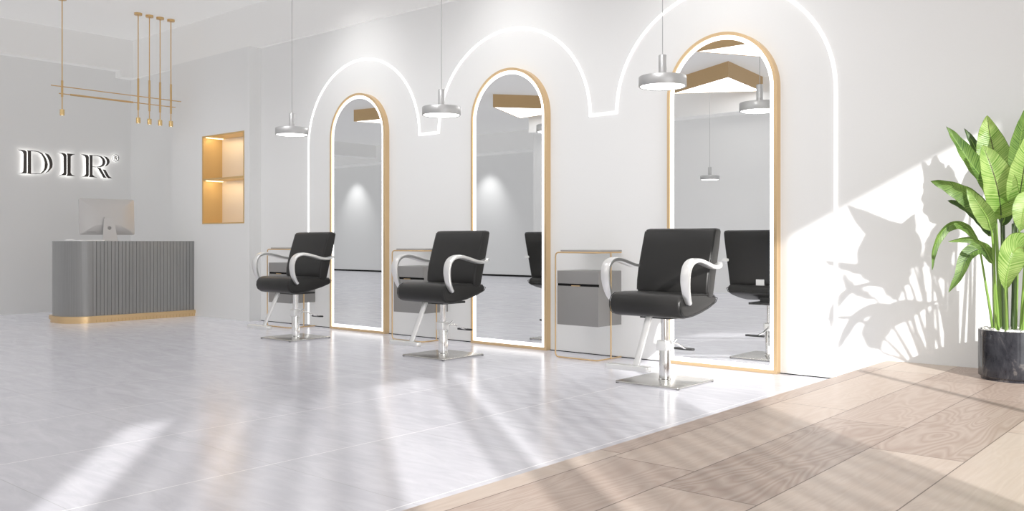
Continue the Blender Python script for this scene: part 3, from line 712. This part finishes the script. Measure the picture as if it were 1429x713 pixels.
def plant():
    t=thing('potted_plant','tall bird of paradise plant with broad green leaves in a black marble pot','plant',(PC[0],PC[1],PZ))
    o=Vector((PC[0],PC[1],PZ))
    bm=bmesh.new(); lathe(bm,0,0,[(0,.0),(PR-.014,.0),(PR-.014,.010),(PR,.022),(PR,.278),(PR-.003,.284),(PR-.012,.284),(PR-.014,.276),(PR-.014,.255),(0,.255)],72)
    smooth_angle(obj('pot',bm,M['marble'],t),30)
    bm=bmesh.new(); rnd=random.Random(3)
    for i in range(420):
        a=rnd.random()*2*PI; r=math.sqrt(rnd.random())*(PR-.024); s=.006+rnd.random()*.006
        mtx=Matrix.Translation((r*math.cos(a),r*math.sin(a),.270+rnd.random()*.016))@Matrix.Rotation(rnd.random()*6,4,(rnd.random(),rnd.random(),.5))@Matrix.Diagonal((s*1.3,s,s*.8,1))
        bmesh.ops.create_icosphere(bm,subdivisions=1,radius=1,matrix=mtx)
    g=obj('gravel',bm,M['gravel'],t,smooth=True); g['kind']='stuff'
    eye=Vector((0,0,.95))
    for idx,(P,hw,roll,fold,shade,base) in enumerate(LEAVES):
        C=catmull(P,7); n=len(C)
        bm=bmesh.new(); uvl=bm.loops.layers.uv.new('UVMap'); rows=[]; K=6
        ln=[0]
        for a,b in zip(C,C[1:]): ln.append(ln[-1]+(b-a).length)
        rl=random.Random(idx)
        for i,p in enumerate(C):
            u=ln[i]/ln[-1]; tg=(C[min(i+1,n-1)]-C[max(i-1,0)]).normalized()
            view=(p-eye).normalized()
            side=tg.cross(view).normalized(); nrm=side.cross(tg).normalized()
            q=Matrix.Rotation(math.radians(roll),3,tg); side=q@side; nrm=q@nrm
            prof=(math.sin(PI*min(1,max(0,u))**(1.25 if idx==10 else .78)))**(.8 if idx==10 else .68) if 0<u<1 else 0
            prof=max(prof,.02)*(1-.15*u)
            row=[]
            for k in range(-K,K+1):
                s=k/K; w=hw*prof*s
                ruff=.0035*math.sin(u*34+s*2+idx)*abs(s)**2*(hw/.06)
                dep=-fold*hw*prof*(abs(s)**1.25)+ruff-.03*hw*abs(s)**4
                row.append((bm.verts.new(p-o+side*w-nrm*(-dep)*1.0),u,s*.5+.5))
            rows.append(row)
        for i,(a,b) in enumerate(zip(rows,rows[1:])):
            for k in range(2*K):
                f=bm.faces.new((a[k][0],a[k+1][0],b[k+1][0],b[k][0]))
                for l,(q_,uu,vv) in zip(f.loops,(a[k],a[k+1],b[k+1],b[k])): l[uvl].uv=(uu,vv)
        m=M['leaf_sunlit'] if shade>.65 else (M['leaf_mid'] if shade>.3 else M['leaf_shaded'])
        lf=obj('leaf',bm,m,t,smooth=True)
        # petiole from the pot to the blade, running on as the midrib
        b=Vector(base); p0=Vector(P[0]); d=(Vector(P[1])-p0).normalized()
        mid=b.lerp(p0,.55)+Vector((0,0,.02)); 
        S=catmull([b,b.lerp(mid,.5)+Vector((0,0,.01)),mid,p0-d*.02,p0+d*.03],6)
        rs=[.0085-.0045*(i/len(S)) for i in range(len(S))]
        bm=bmesh.new(); tube(bm,[q_-o for q_ in S],.006,8,rs=rs)
        R=C[2:-1]; tube(bm,[q_-o for q_ in R],.003,6,rs=[.0034*(1-i/len(R))+.0005 for i in range(len(R))])
        obj('petiole',bm,M['stem'] if idx%3 else M['stemdark'],lf,smooth=True)
    # short inner shoots
    for i in range(7):
        a=i*2.4; r=.05+.012*i; x,y=r*math.cos(a),r*math.sin(a); h=.48+.09*((i*5)%4)
        bm=bmesh.new(); tube(bm,catmull([(x,y,.23),(x*1.05,y*1.05,.23+h*.4),(x*1.15,y*1.1,.23+h)],6),.006,8,rs=[.0095-.0004*j for j in range(13)])
        obj('shoot',bm,M['stem'] if i%2 else M['stemdark'],t,smooth=True)
plant()

# ------------------------------------------------------------------ camera
cam=bpy.data.cameras.new('camera'); co=bpy.data.objects.new('camera',cam); COL.objects.link(co)
co.location=(0,0,.95); co.rotation_euler=(PI/2,0,math.atan2(.651,.759))
cam.sensor_width=36; cam.lens=36*1240/1429; cam.shift_y=-20.5/1429; cam.clip_start=.05
SC.camera=co

# ------------------------------------------------------------------ light
def aim(o,d): o.rotation_euler=Vector(d).to_track_quat('-Z','Y').to_euler()
s=bpy.data.lights.new('sun','SUN'); s.energy=SUN_E; s.angle=math.radians(.75); s.color=(1,.985,.96)
so=bpy.data.objects.new('sun',s); COL.objects.link(so); so.location=(6,-4,5); aim(so,(-.787,.617,-.787*.53))
def area(n,loc,d,sx,sy,e,col=(1,1,1),spread=None):
    l=bpy.data.lights.new(n,'AREA'); l.shape='RECTANGLE'; l.size=sx; l.size_y=sy; l.energy=e; l.color=col
    if spread: l.spread=math.radians(spread)
    o=bpy.data.objects.new(n,l); COL.objects.link(o); o.location=loc; aim(o,d); return o
for xm in (-7.32,-5.25,-3.18):
    l=bpy.data.lights.new('wall_washer','SPOT'); l.energy=WASH; l.spot_size=math.radians(112); l.spot_blend=1; l.shadow_soft_size=.02; l.color=(1,.99,.97)
    o=bpy.data.objects.new('wall_washer',l); COL.objects.link(o); o.location=(xm+.03,5.25,3.10); aim(o,(0,.80,-.42))
    l=bpy.data.lights.new('broad_fill','SPOT'); l.energy=BROAD; l.spot_size=math.radians(95); l.spot_blend=1; l.shadow_soft_size=.3; l.use_shadow=False  # added shadowless fill spot, brightens the wall around the mirrors
    o=bpy.data.objects.new('broad_fill',l); COL.objects.link(o); o.location=(xm+.2,3.9,3.3); aim(o,(0,2.1,-1.9))
l=bpy.data.lights.new('niche_fill','SPOT'); l.energy=BROAD*.55; l.spot_size=math.radians(80); l.spot_blend=1; l.shadow_soft_size=.3; l.use_shadow=False  # extra fill without shadow, added to lift the niche wall
o=bpy.data.objects.new('niche_fill',l); COL.objects.link(o); o.location=(-9.7,3.6,3.0); aim(o,(0,2.3,-1.9))
for x in (-21.8,-16.2):
    l=bpy.data.lights.new('far_washer','SPOT'); l.energy=FARW; l.spot_size=math.radians(70); l.spot_blend=1; l.shadow_soft_size=.05
    o=bpy.data.objects.new('far_washer',l); COL.objects.link(o); o.location=(x,-5.15,3.2); aim(o,(0,-.5,-1))
area('window_daylight',(XW+.3,.6,1.75),(-1,0,0),6.6,3.0,WIN_E)
def fill(n,d,e,col=(1,1,1)):
    l=bpy.data.lights.new(n,'SUN'); l.energy=e*FILL; l.angle=math.radians(60); l.use_shadow=False; l.color=col; l.specular_factor=0.0
    o=bpy.data.objects.new(n,l); COL.objects.link(o); o.location=(-3,0,3); aim(o,d)
fill('fill_back',(-.35,.80,-.28),1.10)
fill('fill_left',(-.88,.22,-.20),.90)
fill('fill_front',(.1,-.85,-.25),.46)
fill('fill_up',(-.1,.15,1),.64)
fill('fill_down',(-.05,.05,-1),.62,(.98,.99,1))
W=bpy.data.worlds.new('world'); SC.world=W; W.use_nodes=True
W.node_tree.nodes['Background'].inputs[0].default_value=(.95,.97,1,1); W.node_tree.nodes['Background'].inputs[1].default_value=WORLD_E
SC.view_settings.view_transform='Standard'; SC.view_settings.look='None'; SC.view_settings.exposure=EXPO
